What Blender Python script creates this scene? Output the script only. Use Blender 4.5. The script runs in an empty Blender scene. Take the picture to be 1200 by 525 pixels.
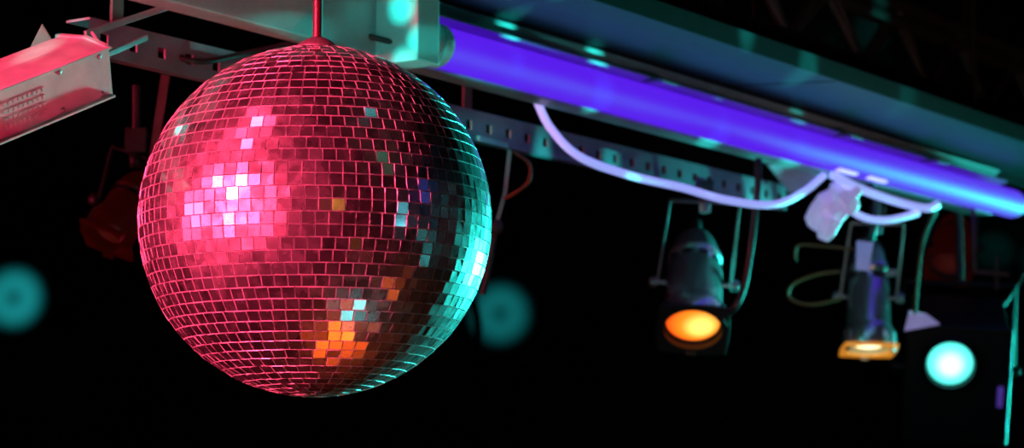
import bpy, math, random
from mathutils import Vector, Matrix
random.seed(4)
V=Vector
# ------------------------------------------------------------------ camera / image-pixel frame
CAM=V((0,0,1.7)); PITCH=math.radians(7); FPX=85/36*1200
FW=V((0,math.cos(PITCH),math.sin(PITCH))); UP=V((0,-math.sin(PITCH),math.cos(PITCH))); RX=V((1,0,0))
def P(px,py,d):   # image pixel at a chosen depth -> world metres
    return CAM+d*(FW+RX*((px-600)/FPX)+UP*((262.5-py)/FPX))
T0=P(497,50,3.3); T1=P(1190,240,5.0)
D=(T1-T0).normalized()
Q=D.cross(V((0,0,1))).normalized()
ZP=Q.cross(D).normalized()
if Q.y>0: Q=-Q
if ZP.z<0: ZP=-ZP
VPX=600+FPX*D.dot(RX)/D.dot(FW); VPY=262.5-FPX*D.dot(UP)/D.dot(FW)
def on(px0,py0,d0,px):
    return P(px,py0+(VPY-py0)*(px-px0)/(VPX-px0),d0*(VPX-px0)/(VPX-px))
# ------------------------------------------------------------------ materials
def newmat(n):
    m=bpy.data.materials.new(n); m.use_nodes=True; nt=m.node_tree
    return m,nt,nt.nodes['Principled BSDF']
def mat(n,col,rough=.5,metal=0,emis=None,es=0,noise=.25,scale=30,bump=0,spec=.5):
    m,nt,b=newmat(n)
    b.inputs['Roughness'].default_value=rough; b.inputs['Metallic'].default_value=metal; b.inputs['Specular IOR Level'].default_value=spec
    tc=nt.nodes.new('ShaderNodeTexCoord'); nz=nt.nodes.new('ShaderNodeTexNoise')
    nz.inputs['Scale'].default_value=scale; nz.inputs['Detail'].default_value=5
    nt.links.new(tc.outputs['Object'],nz.inputs['Vector'])
    cr=nt.nodes.new('ShaderNodeValToRGB')
    cr.color_ramp.elements[0].position=.3; cr.color_ramp.elements[1].position=.75
    cr.color_ramp.elements[0].color=tuple(c*(1-noise) for c in col)+(1,)
    cr.color_ramp.elements[1].color=tuple(min(1,c*(1+noise*.5)) for c in col)+(1,)
    nt.links.new(nz.outputs['Fac'],cr.inputs['Fac']); nt.links.new(cr.outputs['Color'],b.inputs['Base Color'])
    if bump:
        bp=nt.nodes.new('ShaderNodeBump'); bp.inputs['Strength'].default_value=bump; bp.inputs['Distance'].default_value=.01
        nt.links.new(nz.outputs['Fac'],bp.inputs['Height']); nt.links.new(bp.outputs['Normal'],b.inputs['Normal'])
    if emis:
        b.inputs['Emission Color'].default_value=tuple(emis)+(1,); b.inputs['Emission Strength'].default_value=es
    return m
STEEL=mat('galvanised_steel',(.42,.43,.45),.42,.75)
RAILM=mat('dull_zinc',(.22,.22,.26),.5,.4)
CHROME=mat('polished_aluminium',(.72,.72,.72),.26,.85,noise=.1)
DARKMET=mat('dark_steel',(.10,.095,.09),.5,.4)
BLACK=mat('black_paint',(.02,.02,.022),.45,0)
PAINT=mat('grey_enamel',(.5,.5,.52),.4,.1,noise=.12)
HPAINT=mat('housing_enamel',(.45,.43,.44),.6,.1,noise=.2,spec=.25)
PANEL=mat('dusty_panel',(.06,.06,.064),.5,.2)
WHITE=mat('white_plastic',(.8,.8,.82),.4,0,noise=.06)
RUBBER=mat('black_rubber',(.02,.02,.022),.4)
YCABLE=mat('amber_cable',(.16,.08,.02),.5)
UVCABLE=mat('uv_reactive_pvc',(.75,.75,.85),.4,0,(.34,.40,1),.9,noise=.1)  # emission painted in for the cable's glow under the UV tube
LITWHITE=mat('blue_lit_tape',(.8,.8,.85),.5,0,(.42,.34,.85),.4,noise=.2,scale=40,bump=.5)  # emission paints in the blue light on the white wrap
TUBE=mat('uv_tube_glass',(.01,.005,.08),.6,0,(.10,.010,.84),1.0,spec=.1)
TUBEW=mat('uv_tube_glow_strip',(.5,.5,.8),.25,0,(.45,.42,1),1.3)
REDGEL=mat('red_gel',(.07,.006,.005),.3,0,(.5,.02,.01),.02,noise=.8,scale=25)
WALL=mat('black_wall',(.04,.042,.045),.9,noise=.3,scale=3,bump=.2)
FLOORM=mat('dark_wood_floor',(.06,.035,.02),.5,noise=.5,scale=4)
CEILM=mat('dark_ceiling',(.05,.045,.04),.9)
DOORM=mat('door_black',(.008,.008,.009),.6)
BOARD=mat('trim_black',(.02,.02,.022),.6)
CORE=mat('ball_grout',(.66,.66,.68),.4,.35,noise=.3,scale=60)
def lensmat(n,edge,mid,core,s,off=(0,0,0),rad=.04):
    m,nt,b=newmat(n)
    b.inputs['Base Color'].default_value=(.1,.1,.1,1); b.inputs['Roughness'].default_value=.2
    tc=nt.nodes.new('ShaderNodeTexCoord'); mp=nt.nodes.new('ShaderNodeMapping')
    g=nt.nodes.new('ShaderNodeVectorMath'); g.operation='LENGTH'
    mp.inputs['Location'].default_value=tuple(-o for o in off)
    nt.links.new(tc.outputs['Object'],mp.inputs['Vector']); nt.links.new(mp.outputs['Vector'],g.inputs[0])
    dv=nt.nodes.new('ShaderNodeMath'); dv.operation='DIVIDE'; dv.inputs[1].default_value=rad
    nt.links.new(g.outputs['Value'],dv.inputs[0])
    cr=nt.nodes.new('ShaderNodeValToRGB'); e=cr.color_ramp.elements
    e[0].position=.25; e[0].color=core+(1,); e[1].position=1; e[1].color=edge+(1,)
    k=e.new(.62); k.color=mid+(1,)
    nt.links.new(dv.outputs[0],cr.inputs['Fac']); nt.links.new(cr.outputs['Color'],b.inputs['Emission Color'])
    b.inputs['Emission Strength'].default_value=s
    return m
# mirror tile: clean mirror lobe + dusty lobe, varied tile by tile
def tilemat():
    m,nt,b=newmat('mirror_tile'); L=nt.links
    geo=nt.nodes.new('ShaderNodeNewGeometry')
    b.inputs['Metallic'].default_value=1
    cr=nt.nodes.new('ShaderNodeValToRGB')
    cr.color_ramp.elements[0].color=(.5,.5,.52,1); cr.color_ramp.elements[1].color=(.92,.92,.94,1)
    L.new(geo.outputs['Random Per Island'],cr.inputs['Fac']); L.new(cr.outputs['Color'],b.inputs['Base Color'])
    mr=nt.nodes.new('ShaderNodeMapRange'); mr.inputs['To Min'].default_value=.04; mr.inputs['To Max'].default_value=.25
    mu=nt.nodes.new('ShaderNodeMath'); mu.operation='MULTIPLY'; mu.inputs[1].default_value=7.31
    fr=nt.nodes.new('ShaderNodeMath'); fr.operation='FRACT'
    L.new(geo.outputs['Random Per Island'],mu.inputs[0]); L.new(mu.outputs[0],fr.inputs[0]); L.new(fr.outputs[0],mr.inputs['Value'])
    L.new(mr.outputs['Result'],b.inputs['Roughness'])
    b2=nt.nodes.new('ShaderNodeBsdfPrincipled'); b2.inputs['Metallic'].default_value=1
    b2.inputs['Base Color'].default_value=(.6,.6,.61,1); b2.inputs['Roughness'].default_value=.42
    tc=nt.nodes.new('ShaderNodeTexCoord'); nz=nt.nodes.new('ShaderNodeTexNoise'); nz.inputs['Scale'].default_value=70; nz.inputs['Detail'].default_value=6
    L.new(tc.outputs['Object'],nz.inputs['Vector'])
    m2=nt.nodes.new('ShaderNodeMapRange'); m2.inputs['From Min'].default_value=.3; m2.inputs['From Max'].default_value=.7
    m2.inputs['To Min'].default_value=.08; m2.inputs['To Max'].default_value=.42
    L.new(nz.outputs['Fac'],m2.inputs['Value'])
    mx=nt.nodes.new('ShaderNodeMixShader'); L.new(m2.outputs['Result'],mx.inputs[0])
    L.new(b.outputs[0],mx.inputs[1]); L.new(b2.outputs[0],mx.inputs[2])
    L.new(mx.outputs[0],nt.nodes['Material Output'].inputs['Surface'])
    return m
TILE=tilemat()
# ------------------------------------------------------------------ mesh builder
class M:
    def __init__(s): s.v=[];s.f=[];s.m=[];s.s=[];s.mats=[]
    def mi(s,mt):
        if mt not in s.mats: s.mats.append(mt)
        return s.mats.index(mt)
    def add(s,vs,fs,mt,smooth=False):
        b=len(s.v); s.v+= [V(x) for x in vs]; k=s.mi(mt)
        for f in fs: s.f.append([b+i for i in f]); s.m.append(k); s.s.append(smooth)
    def box(s,c,ax,ay,az,sx,sy,sz,mt):
        vs=[c+ax*(sx/2*i)+ay*(sy/2*j)+az*(sz/2*k) for i in(-1,1) for j in(-1,1) for k in(-1,1)]
        s.add(vs,[(0,1,3,2),(4,6,7,5),(0,4,5,1),(2,3,7,6),(0,2,6,4),(1,5,7,3)],mt)
    def bar(s,p,q,side,w,t,mt):
        a=(q-p); L=a.length; a.normalize(); n=a.cross(side).normalized(); sd=n.cross(a).normalized()
        s.box((p+q)/2,a,sd,n,L,w,t,mt)
    def tube(s,pts,r,mt,seg=12):
        n=len(pts); vs=[];fs=[]
        t=(pts[1]-pts[0]).normalized(); u=t.orthogonal().normalized()
        for i,p in enumerate(pts):
            t=(pts[min(i+1,n-1)]-pts[max(i-1,0)]).normalized()
            u=(u-t*u.dot(t)).normalized(); w=t.cross(u)
            rr=r[i] if isinstance(r,(list,tuple)) else r
            for k in range(seg):
                a=2*math.pi*k/seg; vs.append(p+(u*math.cos(a)+w*math.sin(a))*rr)
        for i in range(n-1):
            for k in range(seg):
                k2=(k+1)%seg; fs.append((i*seg+k,i*seg+k2,(i+1)*seg+k2,(i+1)*seg+k))
        s.add(vs,fs,mt,True)
        s.add(vs[:seg],[tuple(range(seg))[::-1]],mt); s.add(vs[-seg:],[tuple(range(seg))],mt)
    def lathe(s,prof,o,ax,mt,seg=40,smooth=True):
        ax=ax.normalized(); u=ax.orthogonal().normalized(); w=ax.cross(u); vs=[];fs=[]
        for r,h in prof:
            for k in range(seg):
                a=2*math.pi*k/seg; vs.append(o+ax*h+(u*math.cos(a)+w*math.sin(a))*max(r,1e-5))
        for i in range(len(prof)-1):
            for k in range(seg):
                k2=(k+1)%seg; fs.append((i*seg+k,i*seg+k2,(i+1)*seg+k2,(i+1)*seg+k))
        s.add(vs,fs,mt,smooth)
    def extrude(s,prof,a,b,mt):
        n=len(prof); vs=[a+p for p in prof]+[b+p for p in prof]
        fs=[(i,(i+1)%n,n+(i+1)%n,n+i) for i in range(n)]+[tuple(range(n))[::-1],tuple(range(n,2*n))]
        s.add(vs,fs,mt)
    def build(s,name,origin=None,bevel=0,parent=None):
        o=origin or (sum(s.v,V())/len(s.v))
        me=bpy.data.meshes.new(name); me.from_pydata([tuple(p-o) for p in s.v],[],s.f)
        for mt in s.mats: me.materials.append(mt)
        for i,p in enumerate(me.polygons): p.material_index=s.m[i]; p.use_smooth=s.s[i]
        me.update(); ob=bpy.data.objects.new(name,me); ob.location=o
        bpy.context.scene.collection.objects.link(ob)
        if bevel:
            bv=ob.modifiers.new('bevel','BEVEL'); bv.width=bevel; bv.segments=2; bv.limit_method='ANGLE'; bv.angle_limit=math.radians(50)
        if parent: ob.parent=parent; ob.location=o-parent.location
        return ob
def spline(pts,n=8):
    out=[]; m=len(pts)
    for i in range(m-1):
        p0=pts[max(i-1,0)];p1=pts[i];p2=pts[i+1];p3=pts[min(i+2,m-1)]
        for k in range(n):
            t=k/n; out.append(.5*((2*p1)+(p2-p0)*t+(2*p0-5*p1+4*p2-p3)*t*t+(-p0+3*p1-3*p2+p3)*t**3))
    return out+[pts[-1]]
def cable(name,pl,r,mt):
    m=M(); m.tube(spline([P(*p) for p in pl]),r,mt,10); return m.build(name)
X,Y,Z=V((1,0,0)),V((0,1,0)),V((0,0,1))
CEIL=3.6
# ------------------------------------------------------------------ room
def slab(name,c,sx,sy,sz,mt):
    m=M(); m.box(V(c),X,Y,Z,sx,sy,sz,mt); return m.build(name)
slab('floor',(0,3,-.05),10,12.4,.1,FLOORM)
slab('ceiling',(0,3,CEIL+.05),10,12.4,.1,CEILM)
slab('wall_back',(0,9.1,CEIL/2),10,.2,CEIL,WALL)
slab('wall_front',(0,-3.1,CEIL/2),10,.2,CEIL,WALL)
slab('wall_left',(-5.1,3,CEIL/2),.2,12.4,CEIL,WALL)
slab('wall_right',(5.1,3,CEIL/2),.2,12.4,CEIL,WALL)
slab('baseboard_back',(-2.4,8.985,.06),5,.03,.12,BOARD)
m=M(); m.box(V((.82,8.97,1.1)),X,Y,Z,.94,.05,2.2,DOORM)
for sx in(-.5,.5): m.box(V((.82+sx,8.96,1.12)),X,Y,Z,.06,.07,2.24,BOARD)
m.box(V((.82,8.96,2.23)),X,Y,Z,1.06,.07,.06,BOARD)
m.tube([V((.45,8.9,1.05)),V((.57,8.9,1.05))],.01,DARKMET); m.tube([V((.45,8.95,1.05)),V((.45,8.9,1.05))],.01,DARKMET)
m.build('door_1')
# ------------------------------------------------------------------ mirror ball
B=P(370,259,2.75); R=.2
par=bpy.data.objects.new('mirror_ball',None); par.location=B; bpy.context.scene.collection.objects.link(par)
m=M()
prof=[(R*.985*math.sin(math.pi*i/48),-R*.985*math.cos(math.pi*i/48)) for i in range(49)]
m.lathe(prof,B,Z,CORE,96)
m.build('core',B,parent=par)
m=M(); rows=46; st=math.pi*R/rows
for i in range(rows):
    lat=-math.pi/2+math.pi*(i+.5)/rows; n=max(3,round(2*math.pi*math.cos(lat)*R/(st*1.06))); ph=random.random()*.08
    rt=random.gauss(0,.006)
    for j in range(n):
        lo=2*math.pi*(j+ph)/n
        nn=V((math.cos(lat)*math.cos(lo),math.cos(lat)*math.sin(lo),math.sin(lat)))
        e=V((-math.sin(lo),math.cos(lo),0)); u=nn.cross(e)
        wd=2*math.pi*math.cos(lat)*R/n
        nt_=(nn+e*random.gauss(0,.028)+u*(rt+random.gauss(0,.028))).normalized()
        e2=(e-nt_*e.dot(nt_)).normalized(); u2=nt_.cross(e2)
        a=wd*.464; b=st*.464; c=B+nn*R
        taper=math.tan(abs(lat))*b/R*a if abs(lat)<1.45 else 0
        sg=1 if lat>0 else -1
        q=[c-e2*(a+sg*taper)-u2*b, c+e2*(a+sg*taper)-u2*b, c+e2*(a-sg*taper)+u2*b, c-e2*(a-sg*taper)+u2*b]
        g=.0002
        ins=[q[0]+(e2+u2)*g,q[1]+(-e2+u2)*g,q[2]+(-e2-u2)*g,q[3]+(e2-u2)*g]
        edge=[x-nn*.0003 for x in q]; lowr=[x-nn*.0022 for x in q]
        bb=len(m.v); m.add(ins+edge+lowr,[(0,1,2,3)],TILE)
        k=m.mi(CORE)
        for o_ in(0,4):
            for f in((0,4,5,1),(1,5,6,2),(2,6,7,3),(3,7,4,0)):
                m.f.append([bb+o_+z for z in f]); m.m.append(k); m.s.append(False)
m.build('mirror_tiles',B,parent=par)
m=M(); tp=B+Z*R
m.lathe([(0,.012),(.008,.012),(.016,.008),(.024,.002),(.026,-.003),(0,-.003)],tp,Z,DARKMET,24)
m.tube([tp+Z*.01,V((B.x,B.y,CEIL-.02))],.0055,mat('red_brown_rod',(.06,.012,.012),.4,.3))
m.lathe([(.0,0),(.05,0),(.05,-.02),(.0,-.02)],V((B.x,B.y,CEIL)),Z,DARKMET,24)
m.build('hanging_rod',tp,parent=par)
# ------------------------------------------------------------------ UV tube light with batten
m=M()
r=.029
tb=[T0,T0+(T1-T0)*.02,T0+(T1-T0)*.5,T1-D*.02,T1-D*.006,T1]
m.tube(tb,[r,r,r,r,r*.9,r*.6],TUBE,32)
lo,hi=on(497,50,3.3,60),on(497,50,3.3,1180)
def prof2(l): return [Q*a+ZP*b for a,b in l]
m.extrude(prof2([(-.032,-.024),(-.032,.052),(-.075,.06),(-.085,.05),(-.085,-.014),(-.075,-.022)]),lo,hi,PAINT)
m.extrude(prof2([(-.034,.034),(.002,.046),(.004,.042),(-.034,.030)]),T0-D*.02,hi,PAINT)
m.extrude(prof2([(-.034,.052),(-.015,.070),(-.013,.066),(-.030,.050)]),T0-D*.02,hi,PAINT)
s0=on(497,50,3.3,476)
m.box(s0+ZP*.012,D,Q,ZP,.05,.075,.10,WHITE)
m.box(s0+ZP*.075,D,Q,ZP,.035,.05,.05,WHITE)
m.tube([s0+D*.02,T0+D*.03],r*1.06,WHITE,24)
m.tube([T0+D*.006,T0+D*.010],r*1.12,STEEL,24)
for t in(.30,.62,.80):
    c=T0+(T1-T0)*t; m.box(c+ZP*.036,D,Q,ZP,.05,.05,.006,PAINT)
for px in (985,1020):
    c=on(497,50,3.3,px); m.box(c-ZP*.028+Q*.012,D,Q,ZP,.07,.012,.006,TUBEW)  # small strips under the tube that emit on their own
for t in(.05,.55,.98):
    c=lo+(hi-lo)*t-Q*.06
    m.tube([c+ZP*.05,V((c.x,c.y,CEIL))],.005,DARKMET)
m.build('uv_tube_light',bevel=.002)
# ------------------------------------------------------------------ wide metal panel / duct above
m=M(); A=P(520,10,3.44); Bp=P(690,0,3.34)
for t0,t1 in((-.6,.75),(.76,2.1),(2.11,3.4)):
    a0,a1=A+D*t0,A+D*t1; b0,b1=Bp+D*t0,Bp+D*t1
    up=ZP*.012
    m.add([a0,a1,b1,b0,a0+up,a1+up,b1+up,b0+up],[(0,1,2,3),(7,6,5,4),(0,4,5,1),(2,6,7,3),(1,5,6,2),(0,3,7,4)],PANEL)
m.extrude([V(),ZP*.03,ZP*.03+Q*.006,Q*.006],Bp-D*.6,Bp+D*3.4,PANEL)
m.extrude([V(),ZP*-.016,ZP*-.016+Q*.006,Q*.006],A-D*.6,A+D*3.4,PANEL)
for t in(.0,1.6,3.2):
    c=(A+Bp)/2+D*t; m.tube([c,V((c.x,c.y,CEIL))],.006,DARKMET)
m.build('ceiling_duct_panel')
# ------------------------------------------------------------------ perforated rail
m=M()
ra=on(540,143,3.6,105); rb=on(540,143,3.6,935); L=(rb-ra).length; hgt=.040; per=.052; n=int(L/per)
th=Q*-.003
for i in range(n):
    o=ra+D*(i*per)
    h0,h1=.019,.033; z0,z1=-.008,.006
    def W(a,b): return o+D*a+ZP*b
    xs=[0,h0,h1,per]; zs=[-hgt/2,z0,z1,hgt/2]
    for a in range(3):
        for b in range(3):
            if a==1 and b==1: continue
            q=[W(xs[a],zs[b]),W(xs[a+1],zs[b]),W(xs[a+1],zs[b+1]),W(xs[a],zs[b+1])]
            m.add(q+[x+th for x in q],[(0,1,2,3),(7,6,5,4)],RAILM)
    q=[W(h0,z0),W(h1,z0),W(h1,z1),W(h0,z1)]; qq=q+[x+th for x in q]
    m.add(qq,[(0,1,5,4),(1,2,6,5),(2,3,7,6),(3,0,4,7)],RAILM)
m.extrude(prof2([(0,hgt/2),(0,hgt/2+.003),(-.04,hgt/2+.003),(-.04,hgt/2)]),ra,ra+D*(n*per),RAILM)
m.extrude(prof2([(.0,-hgt/2),(.0,-hgt/2-.003),(-.015,-hgt/2-.003),(-.015,-hgt/2)]),ra,ra+D*(n*per),RAILM)
for px in(150,560,900):
    c=on(540,143,3.6,px); m.bar(c-Q*.02+ZP*.02,V((c.x,c.y,CEIL))-Q*.02,D,.02,.004,DARKMET)
m.build('perforated_rail')
# ------------------------------------------------------------------ lighting truss
m=M()
ch=[(800,2,3.95),(985,0,4.5),(930,-45,4.35)]
cs=[[on(a,b,c,600),on(a,b,c,1330)] for a,b,c in ch]
for k,(p,q) in enumerate(cs): m.tube([p,q],.016,DARKMET,14)
N=9
for (p,q),(p2,q2) in((cs[0],cs[1]),(cs[1],cs[2]),(cs[0],cs[2])):
    for i in range(N):
        a=p+(q-p)*(i/N); b=p2+(q2-p2)*((i+.5)/N); c=p+(q-p)*((i+1)/N)
        m.tube([a,b],.008,DARKMET,8); m.tube([b,c],.008,DARKMET,8)
for t in(.1,.9):
    c=cs[2][0]+(cs[2][1]-cs[2][0])*t; m.tube([c,V((c.x,c.y,CEIL))],.012,DARKMET)
m.build('lighting_truss')
# ------------------------------------------------------------------ lamps
def yoke(m,piv,side,top,w,mt,hw):
    a=piv+side*hw; b=piv-side*hw; ta=top+side*hw*.93; tb_=top-side*hw*.93
    ax=(top-piv).normalized(); nrm=side.cross(ax).normalized()
    for p,q in((a,ta),(b,tb_)): m.bar(p,q,nrm,w,.004,mt)
    m.bar(ta,tb_,nrm,w,.004,mt)
    for p,s in((a,1),(b,-1)):
        m.lathe([(0,.014),(.009,.014),(.011,.004),(.011,0),(0,0)],p,side*s,mt,16)
        m.tube([p,piv+side*s*hw*.7],.004,mt,10)
def par_can(o,ax,Rr,L,lens,body,rim,yk,top,side=None,slots=True,gel=None):
    m=M(); ax=ax.normalized()
    side=side or RX
    side=(side-ax*side.dot(ax)).normalized(); nn=ax.cross(side)
    b=Rr
    m.lathe([(b*.92,.0),(b,.0),(b*1.02,-.01),(b*1.02,-.035),(b*.9,-.045),(b*.86,-.05),(b*.86,-L*.55),(b*.80,-L*.57),(b*.80,-L*.66),(b*.84,-L*.67),(b*.84,-L*.71),(b*.76,-L*.74),(b*.66,-L*.84),(b*.5,-L*.92),(b*.28,-L*.98),(0,-L)],o,ax,body,48)
    m.lathe([(b*.92,0),(b*.90,-.02),(b*.7,-.06),(b*.2,-.09),(0,-.1)],o,ax,rim,40)
    m.lathe([(b*.80,-.014),(b*.6,-.008),(b*.3,-.004),(0,-.002)],o,ax,lens,40)
    m.lathe([(b*.80,-.014),(b*.93,-.010),(b*.93,-.016),(b*.80,-.02)],o,ax,rim,40)
    S=b*1.10; seg=40; vs=[];fs=[]
    for k in range(seg):
        a=2*math.pi*k/seg+math.pi/4; c,s_=math.cos(a),math.sin(a); mx=max(abs(c),abs(s_)); mx=mx**.8
        for rr in (b*.86,):
            vs.append(o+side*c*rr+nn*s_*rr+ax*.004)
        vs.append(o+side*(c/mx*S)+nn*(s_/mx*S)+ax*.004)
    nv=len(vs); vs+=[v-ax*.004 for v in vs]
    for k in range(seg):
        k2=(k+1)%seg
        fs+=[(2*k,2*k+1,2*k2+1,2*k2),(nv+2*k,nv+2*k2,nv+2*k2+1,nv+2*k+1),(2*k+1,nv+2*k+1,nv+2*k2+1,2*k2+1),(2*k,2*k2,nv+2*k2,nv+2*k)]
    m.add(vs,fs,gel or rim)
    for k in range(3):
        a=2*math.pi*k/3+.5; d=side*math.cos(a)+nn*math.sin(a); m.box(o+d*b*1.02-ax*.01,ax,d,ax.cross(d),.04,.006,.016,rim)
    if slots:
        for k in range(10):
            a=2*math.pi*k/10; d=side*math.cos(a)+nn*math.sin(a); m.box(o+d*b*.80-ax*L*.615,ax,d,ax.cross(d),L*.05,.004,.016,BLACK)
    m.lathe([(b*.2,-L),(b*.2,-L-.02),(b*.12,-L-.03),(0,-L-.03)],o,ax,BLACK,20)
    yoke(m,o-ax*L*.45,side,top,.014,yk,b*1.12)
    m.box(top+Z*.018,RX,Y,Z,.03,.03,.035,DARKMET); m.lathe([(0,0),(.01,0),(.01,.02),(0,.02)],top-Z*.02,Z,yk,12)
    return m
def hookup(m,top,h):  m.tube([top,top+Z*h],.007,DARKMET)
# amber can
o=P(812,385,4.2); ax=-FW*.70-UP*.72-RX*.07
LA=lensmat('amber_lens',(.95,.09,.003),(1,.24,.008),(1,.80,.15),1.5,tuple(V((0.014,0,-.0))),.056)
m=par_can(o,ax,.058,.235,LA,CHROME,BLACK,STEEL,P(826,236,4.2),gel=BLACK)
m.build('par_can_light',o,bevel=.0008)
# downward can
o=P(1018,409,4.75); ax=-FW*.30-UP*.95-RX*.03
LB=lensmat('yellow_lens',(1,.45,.04),(1,.72,.22),(1,.92,.55),2.0,(0,0,0),.06)
AMB=mat('amber_gel_frame',(.6,.35,.08),.35,.3,(1,.34,.03),.6,noise=.7,scale=60)  # frame emission stands in for the lamp's glow on the rim
m=par_can(o,ax,.050,.235,LB,CHROME,STEEL,STEEL,P(1028,262,4.75),gel=AMB)
m.box(P(1044,320,4.72),RX,Y,Z,.02,.02,.012,STEEL); hookup(m,P(1028,255,4.75),.08)
m.build('par_can_light',o,bevel=.0008)
# dark red can, left of ball
o=P(126,280,3.5); ax=-FW*.45-UP*.75-RX*.35
LR=lensmat('red_lens',(.08,.003,.003),(.12,.006,.006),(.2,.015,.008),.15,(0,0,0),.05)
m=par_can(o,ax,.036,.12,LR,REDGEL,REDGEL,BLACK,P(160,180,3.5),gel=REDGEL)
m.tube([P(160,180,3.5),P(160,100,3.5)],.006,BLACK)
m.build('par_can_light',o)
# dark red can right
o=P(1112,312,5.3); ax=-FW*.6-UP*.65-RX*.2
m=par_can(o,ax,.05,.15,LR,REDGEL,DARKMET,DARKMET,P(1118,225,5.3),gel=REDGEL)
m.build('par_can_light',o)
# teal fresnel
c=P(1122,452,5.0); ax=(-FW*.93-RX*.12-UP*.3).normalized()
side=(RX-ax*RX.dot(ax)).normalized(); nn=side.cross(ax); nn=nn if nn.z>0 else -nn
FB=mat('fresnel_housing_paint',(.05,.05,.053),.4,.3)
m=M()
m.box(c-ax*.12,side,nn,ax,.20,.24,.20,FB)
m.box(c-ax*.008,side,nn,ax,.215,.255,.016,FB)
lc=P(1113,422,5.0)+ax*.0; lc=lc+ax*(c.dot(ax)-lc.dot(ax))
LT=lensmat('teal_lens',(.01,.66,.58),(.14,1,.86),(.85,1,.98),1.7,tuple(lc-c),.056)
m.lathe([(.058,0),(.060,.012),(.056,.018),(.050,.018),(.048,.01),(.046,.004)],lc,ax,BLACK,48)
m.lathe([(.046,.004),(.03,.012),(.012,.016),(0,.017)],lc,ax,LT,48)
for i in range(5): m.box(c-ax*.12+side*.102+nn*(-.08+i*.04),side,nn,ax,.006,.012,.14,DARKMET)
m.box(c+side*.088-nn*.02+ax*.003,side,nn,ax,.012,.045,.008,mat('violet_sticker',(.3,.2,.6),.5,0,(.12,.06,.5),.4))  # the sticker carries a violet emission of its own
m.tube([c-ax*.1+side*.105,c-ax*.1+side*.125],.012,BLACK); m.tube([c-ax*.1-side*.105,c-ax*.1-side*.125],.012,BLACK)
t=c-ax*.1+nn*.19
yoke(m,c-ax*.1,side,t,.02,BLACK,.122)
m.tube([t,V((t.x,t.y,2.35))],.008,DARKMET)
m.build('fresnel_stage_light',c,bevel=.004)
# ------------------------------------------------------------------ pink-lit floodlight housing, upper left
m=M()
a=P(128,84,2.85); b=P(-75,166,2.62); e=(b-a).normalized()
n1=(-FW+e*FW.dot(e)).normalized(); n2=e.cross(n1).normalized(); n2=n2 if n2.z>0 else -n2
rot=Matrix.Rotation(math.radians(36),3,e)
f1=rot@n1; f2=rot@n2
if f1.z>n1.z: rot=Matrix.Rotation(-math.radians(36),3,e); f1=rot@n1; f2=rot@n2
hh=.031; dd=.072
Lb=(b-a).length
pr=[f1*0+f2*hh*1.0,f1*0-f2*hh*.95,f1*-.03-f2*hh*1.1,f1*-dd-f2*hh*.7,f1*-dd+f2*hh*1.1,f1*-.03+f2*hh*1.2]
m.extrude(pr,a+e*.004,b,HPAINT)
m.extrude([p*1.06 for p in pr],a-e*.003,a+e*.004,HPAINT)
m.box((a+b)/2+f2*hh*.98+f1*.003,e,f2,f1,Lb,.003,.008,HPAINT)
m.box((a+b)/2-f2*hh*.93+f1*.003,e,f2,f1,Lb,.003,.008,HPAINT)
for i in range(9):
    for j in range(4):
        m.box(a+e*(.115+i*.008)+f2*(-.016+j*.009)+f1*.0004,e,f2,f1,.005,.005,.001,HPAINT)
for i in(.015,.085,.2): 
    for s in(-1,1): m.lathe([(0,.002),(.003,.001),(.004,0)],a+e*i+f2*s*hh*.75,f1,STEEL,12)
q=[P(28,72,2.85),P(50,28,2.86),P(70,60,2.87)]
m.add(q+[x-FW*.004 for x in q],[(0,1,2),(5,4,3),(0,3,4,1),(1,4,5,2),(2,5,3,0)],mat('flap_paint',(.2,.12,.12),.6))
m.bar(P(100,40,2.93),P(215,2,3.1),UP,.008,.004,STEEL)
m.bar(P(120,66,2.9),P(172,44,3.0),UP,.006,.004,STEEL)
m.bar(P(108,38,2.92),P(126,66,2.9),FW,.006,.004,STEEL)
br=P(215,2,3.1); m.bar(br,V((br.x,br.y,CEIL)),X,.02,.004,STEEL)
m.build('floodlight_housing',bevel=.001)
# ------------------------------------------------------------------ brackets
m=M(); m.bar(P(598,170,3.72),P(592,225,3.72),RX,.006,.004,STEEL); m.bar(P(592,225,3.72),P(580,268,3.72),RX,.006,.004,STEEL)
m.bar(P(560,162,3.6),P(600,172,3.72),UP,.008,.004,STEEL); m.lathe([(0,-.006),(.012,-.006),(.012,.006),(0,.006)],P(581,266,3.72),FW,DARKMET,20)
m.tube([P(580,268,3.72),P(575,300,3.72),P(566,345,3.72)],.005,DARKMET)
m.build('hanging_bracket')
m=M(); m.bar(P(194,88,3.4),P(180,182,3.4),RX,.012,.004,DARKMET); m.bar(P(180,182,3.4),P(172,310,3.4),RX,.006,.004,DARKMET)
m.build('hanging_bracket')
m=M(); m.bar(P(1140,235,4.9),P(1142,318,4.9),RX,.008,.004,DARKMET); m.bar(P(1142,318,4.9),P(1182,322,4.9),UP,.008,.004,DARKMET)
m.bar(P(1168,300,4.9),P(1168,340,4.9),RX,.006,.004,DARKMET); m.build('hanging_bracket')
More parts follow.
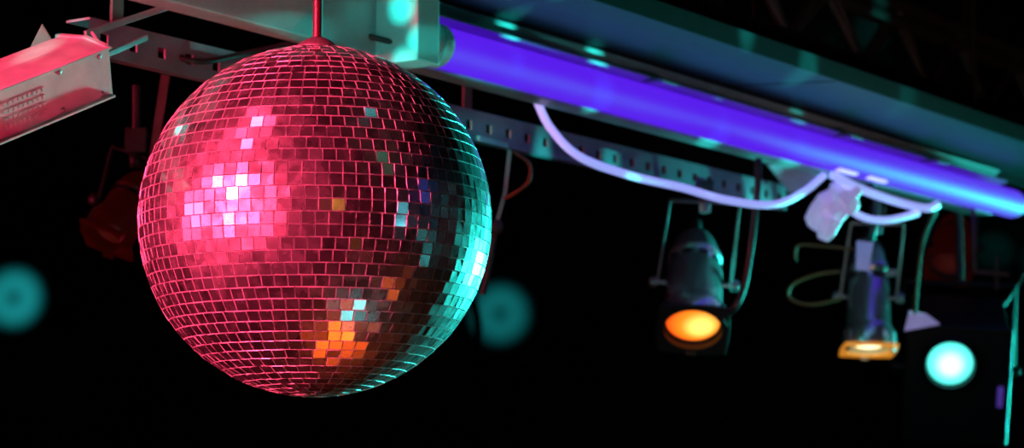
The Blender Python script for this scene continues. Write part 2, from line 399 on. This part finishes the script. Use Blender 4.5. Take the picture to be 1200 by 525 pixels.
# ------------------------------------------------------------------ cables
cable('power_cable',[(628,115,3.7),(645,150,3.68),(680,184,3.7),(740,206,3.8),(800,220,3.95),(850,234,4.0),(905,240,4.1),(940,226,4.2),(965,206,4.3)],.0065,UVCABLE)
cable('power_cable',[(975,205,4.3),(1010,222,4.35),(1050,236,4.45),(1085,244,4.5),(1098,240,4.55)],.0075,UVCABLE)
cable('power_cable',[(985,236,4.35),(1010,254,4.38),(1040,258,4.42),(1075,250,4.5)],.0065,UVCABLE)
cable('black_cable',[(889,185,4.15),(887,230,4.15),(880,290,4.15),(872,335,4.15),(860,362,4.15),(845,368,4.2)],.006,RUBBER)
cable('black_cable',[(1018,215,4.5),(1026,240,4.5),(1020,280,4.5),(1005,300,4.6)],.008,RUBBER)
cable('black_cable',[(1096,248,4.7),(1082,280,4.7),(1076,320,4.7),(1072,368,4.7)],.004,YCABLE)
cable('black_cable',[(985,318,4.6),(955,322,4.6),(928,334,4.6),(926,350,4.6),(950,357,4.6),(985,350,4.6)],.0035,YCABLE)
cable('black_cable',[(1000,292,4.6),(960,288,4.6),(935,288,4.6),(932,305,4.6)],.003,YCABLE)
cable('black_cable',[(602,178,3.7),(620,192,3.7),(620,212,3.7),(604,226,3.7),(592,232,3.72)],.003,YCABLE)
cable('black_cable',[(1200,320,5.2),(1185,345,5.2),(1168,366,5.1),(1150,375,5.1)],.004,YCABLE)
cable('black_cable',[(250,540,8.2),(340,512,8.2),(430,484,8.2),(520,462,8.2),(550,430,8.2),(560,380,8.2),(540,300,8.2)],.015,RUBBER)
cable('black_cable',[(520,462,8.2),(545,490,8.2),(556,540,8.2)],.013,RUBBER)
cable('black_cable',[(172,50,3.1),(230,72,3.1),(300,60,3.2),(400,40,3.25),(470,52,3.25)],.004,RUBBER)
# ------------------------------------------------------------------ taped plug + tags
m=M()
m.lathe([(0,-.055),(.016,-.05),(.026,-.03),(.034,-.005),(.030,.015),(.036,.025),(.03,.04),(.016,.046),(.012,.06),(0,.062)],P(975,243,4.35),(RX*.75+UP*.6-FW*.2),LITWHITE,9,False)
m.lathe([(0,0),(.022,.004),(.018,.03),(.01,.045),(0,.045)],P(975,254,4.33),(-UP*.9-RX*.35),LITWHITE,7,False)
q=[P(895,188,4.4),P(960,196,4.4),P(955,222,4.4),P(925,226,4.4)]
m.add(q+[x+FW*.01 for x in q],[(0,1,2,3),(7,6,5,4),(0,4,5,1),(1,5,6,2),(2,6,7,3),(3,7,4,0)],mat('grey_lilac_wrap',(.5,.48,.6),.5))
m.build('taped_power_plug',bevel=.002)
m=M(); q=[P(1004,282,4.45),P(1024,284,4.45),P(1018,318,4.47),P(1003,316,4.47)]
m.add(q+[x+FW*.002 for x in q],[(0,1,2,3),(7,6,5,4),(0,4,5,1),(1,5,6,2),(2,6,7,3),(3,7,4,0)],mat('label_paper',(.5,.5,.7),.5,0,(.2,.2,.7),.3)); m.build('cable_tag')  # blue glow put into the paper by emission
m=M(); q=[P(1060,388,4.7),P(1066,364,4.7),P(1086,368,4.72),P(1102,380,4.72)]
m.add(q+[x+FW*.003 for x in q],[(0,1,2,3),(7,6,5,4),(0,4,5,1),(1,5,6,2),(2,6,7,3),(3,7,4,0)],mat('tag_plastic',(.6,.6,.75),.5,0,(.35,.3,.7),.4)); m.build('cable_tag')  # violet-blue glow put into the tag plastic by emission
# ------------------------------------------------------------------ lights
def aim(ob,t): ob.rotation_euler=(t-ob.location).to_track_quat('-Z','Y').to_euler()
def gobo(l,kind,scale=10,thr=.2,stretch=(1,1,1),floor_=.012):
    l.use_nodes=True; nt=l.node_tree; em=nt.nodes['Emission']
    tc=nt.nodes.new('ShaderNodeTexCoord'); sx=nt.nodes.new('ShaderNodeSeparateXYZ'); nt.links.new(tc.outputs['Normal'],sx.inputs[0])
    cb=nt.nodes.new('ShaderNodeCombineXYZ')
    for i in(0,1):
        d=nt.nodes.new('ShaderNodeMath'); d.operation='DIVIDE'; nt.links.new(sx.outputs[i],d.inputs[0]); nt.links.new(sx.outputs[2],d.inputs[1])
        mm=nt.nodes.new('ShaderNodeMath'); mm.operation='MULTIPLY'; mm.inputs[1].default_value=stretch[i]; nt.links.new(d.outputs[0],mm.inputs[0]); nt.links.new(mm.outputs[0],cb.inputs[i])
    cr=nt.nodes.new('ShaderNodeValToRGB'); e=cr.color_ramp.elements
    if kind=='spots':
        vo=nt.nodes.new('ShaderNodeTexVoronoi'); vo.voronoi_dimensions='2D'; vo.inputs['Scale'].default_value=scale; nt.links.new(cb.outputs[0],vo.inputs['Vector'])
        e[0].position=thr*.6; e[0].color=(1,1,1,1); e[1].position=thr*1.3; e[1].color=(floor_,floor_,floor_,1)
        nt.links.new(vo.outputs['Distance'],cr.inputs['Fac'])
    else:
        ln=nt.nodes.new('ShaderNodeVectorMath'); ln.operation='LENGTH'; nt.links.new(cb.outputs[0],ln.inputs[0])
        mm=nt.nodes.new('ShaderNodeMath'); mm.operation='DIVIDE'; mm.inputs[1].default_value=scale; nt.links.new(ln.outputs['Value'],mm.inputs[0])
        e[0].position=0; e[0].color=(.3,.3,.3,1); e[1].position=1; e[1].color=(0,0,0,1); k=e.new(.45); k.color=(1,1,1,1); k=e.new(.7); k.color=(.6,.6,.6,1)
        nt.links.new(mm.outputs[0],cr.inputs['Fac'])
    nt.links.new(cr.outputs['Color'],em.inputs['Strength'])
def spot(n,loc,t,col,w,ang,blend=.4,rad=.03,g=None):
    l=bpy.data.lights.new(n,'SPOT'); l.color=col; l.energy=w; l.spot_size=math.radians(ang); l.spot_blend=blend; l.shadow_soft_size=rad
    ob=bpy.data.objects.new(n,l); ob.location=loc; aim(ob,V(t)); bpy.context.scene.collection.objects.link(ob)
    if g: gobo(l,*g)
    return ob
def area(n,loc,t,col,w,sx,sy,spread=180,shape='RECTANGLE'):
    l=bpy.data.lights.new(n,'AREA'); l.shape=shape; l.size=sx; l.size_y=sy; l.color=col; l.energy=w; l.spread=math.radians(spread)
    ob=bpy.data.objects.new(n,l); ob.location=loc; aim(ob,V(t)); bpy.context.scene.collection.objects.link(ob); return ob
def dirn(az,el,dist):   # az: degrees from toward-camera, + = right
    a=math.radians(az); e_=math.radians(el)
    return B+dist*V((math.sin(a)*math.cos(e_),-math.cos(a)*math.cos(e_),math.sin(e_)))
PINK=(1,.045,.13); TEAL=(.02,.85,.72)
area('pink_area_light',dirn(-47,7,3),B,PINK,12,.5,.8,12)
area('pink_area_light',dirn(-50,50,1.85),B,PINK,.4,.3,.6,22)  # weak unseen light added for the vertical pink streak
area('pink_area_light',dirn(-80,0,2.8),B,PINK,8,2.0,2.6,22)  # wide unseen panel of light added so the left tiles mirror pink
area('teal_wash_light',dirn(146,-4,5.6),B,TEAL,7.5,.5,1.1,7)
area('amber_floor_standin',(B.x+.42,B.y-.05,.12),B,(1,.10,.008),.55,1.0,.7,40)  # area light standing in for an orange-lit patch of floor
# unseen disk lights added around the room to put glints in the tiles
for az,el,dist,col,r_,w in((62,-4,4,(.1,.5,.6),.08,.15),(75,10,4,(.1,.15,1),.1,.3),
    (-128,30,2.8,(.1,.9,.8),.16,1.2),(54,-58,2.2,(.05,.7,.7),.12,1.2),(70,-38,2.6,(1,.15,.03),.16,.6),(10,5,4,(.5,.2,.02),.06,.12),(94,6,3.5,(.03,.5,.5),.14,.6),
    (5,30,3,(.3,.02,.05),.15,.4),(35,-20,3,(.3,.1,.02),.08,.1),(85,-15,3,(.05,.4,.4),.12,.4),(48,32,2.6,(.05,.5,.3),.06,.15),(60,60,1.6,(.05,.5,.5),.07,.2)):
    area('glint_light',dirn(az,el,dist),B,col,.012*w,r_*2,r_*2,12,'DISK')
spot('pink_spotlight',(-.95,.9,1.2),P(30,112,2.75),(1,.012,.065),75,14,.6,.02)
spot('teal_speckle_light',(-1.2,.8,2.0),P(335,8,3.2),TEAL,480,10.5,.5,.004,('spots',34,.27,(1,1,1),.05))  # added patterned spot standing in for the ball's reflected speckles on the batten
spot('teal_speckle_light',(-1.2,.9,1.7),P(124,86,2.85),TEAL,50,2.4,.6,.003,('spots',60,.26,(1,1,1),.0))  # added likewise: ball speckles on the end of the housing
spot('teal_speckle_light',(.6,1.6,1.15),P(800,50,3.9),TEAL,900,22,.5,.006,('spots',12,.17,(1.8,.6,1),.003))  # added likewise: ball reflections streaking the duct panel
area('teal_wash_light',(3.2,5.6,1.5),P(870,370,4.4),TEAL,2.2,.2,.2,9)
spot('white_fill_spot',(1.8,2.2,1.3),P(760,200,4.1),(.8,.8,1),9,30,.8,.1)  # unseen fill added to lighten the rail and panel
spot('white_fill_spot',(.15,1.9,1.25),P(910,370,4.5),(.95,1,.95),22,13,.8,.08)  # unseen fill added to bring out the silver can bodies
spot('warm_fill_spot',(1.6,2.0,1.3),P(1080,40,4.8),(1,.55,.4),10,32,.8,.1)  # dim unseen fill added to reveal the truss
for (px,py,w) in((14,348,90),(586,367,50)):
    t=P(px,py,9.0); t.y=9.0
    spot('teal_gobo_light',(t.x+.2,5.5,3.3),t,(.02,.6,.6),w*40,6,.3,.02,('ring',.034))
# ------------------------------------------------------------------ world / camera
w=bpy.data.worlds.new('World'); bpy.context.scene.world=w; w.use_nodes=True
w.node_tree.nodes['Background'].inputs[0].default_value=(.004,.0045,.006,1)
cd=bpy.data.cameras.new('Camera'); cd.lens=85; cd.sensor_width=36; cd.dof.use_dof=True; cd.dof.focus_distance=2.6; cd.dof.aperture_fstop=6.5
cam=bpy.data.objects.new('Camera',cd); cam.location=CAM; cam.rotation_euler=(math.radians(90)+PITCH,0,0)
bpy.context.scene.collection.objects.link(cam); bpy.context.scene.camera=cam
sc=bpy.context.scene; sc.view_settings.view_transform='Standard'; sc.view_settings.look='None'
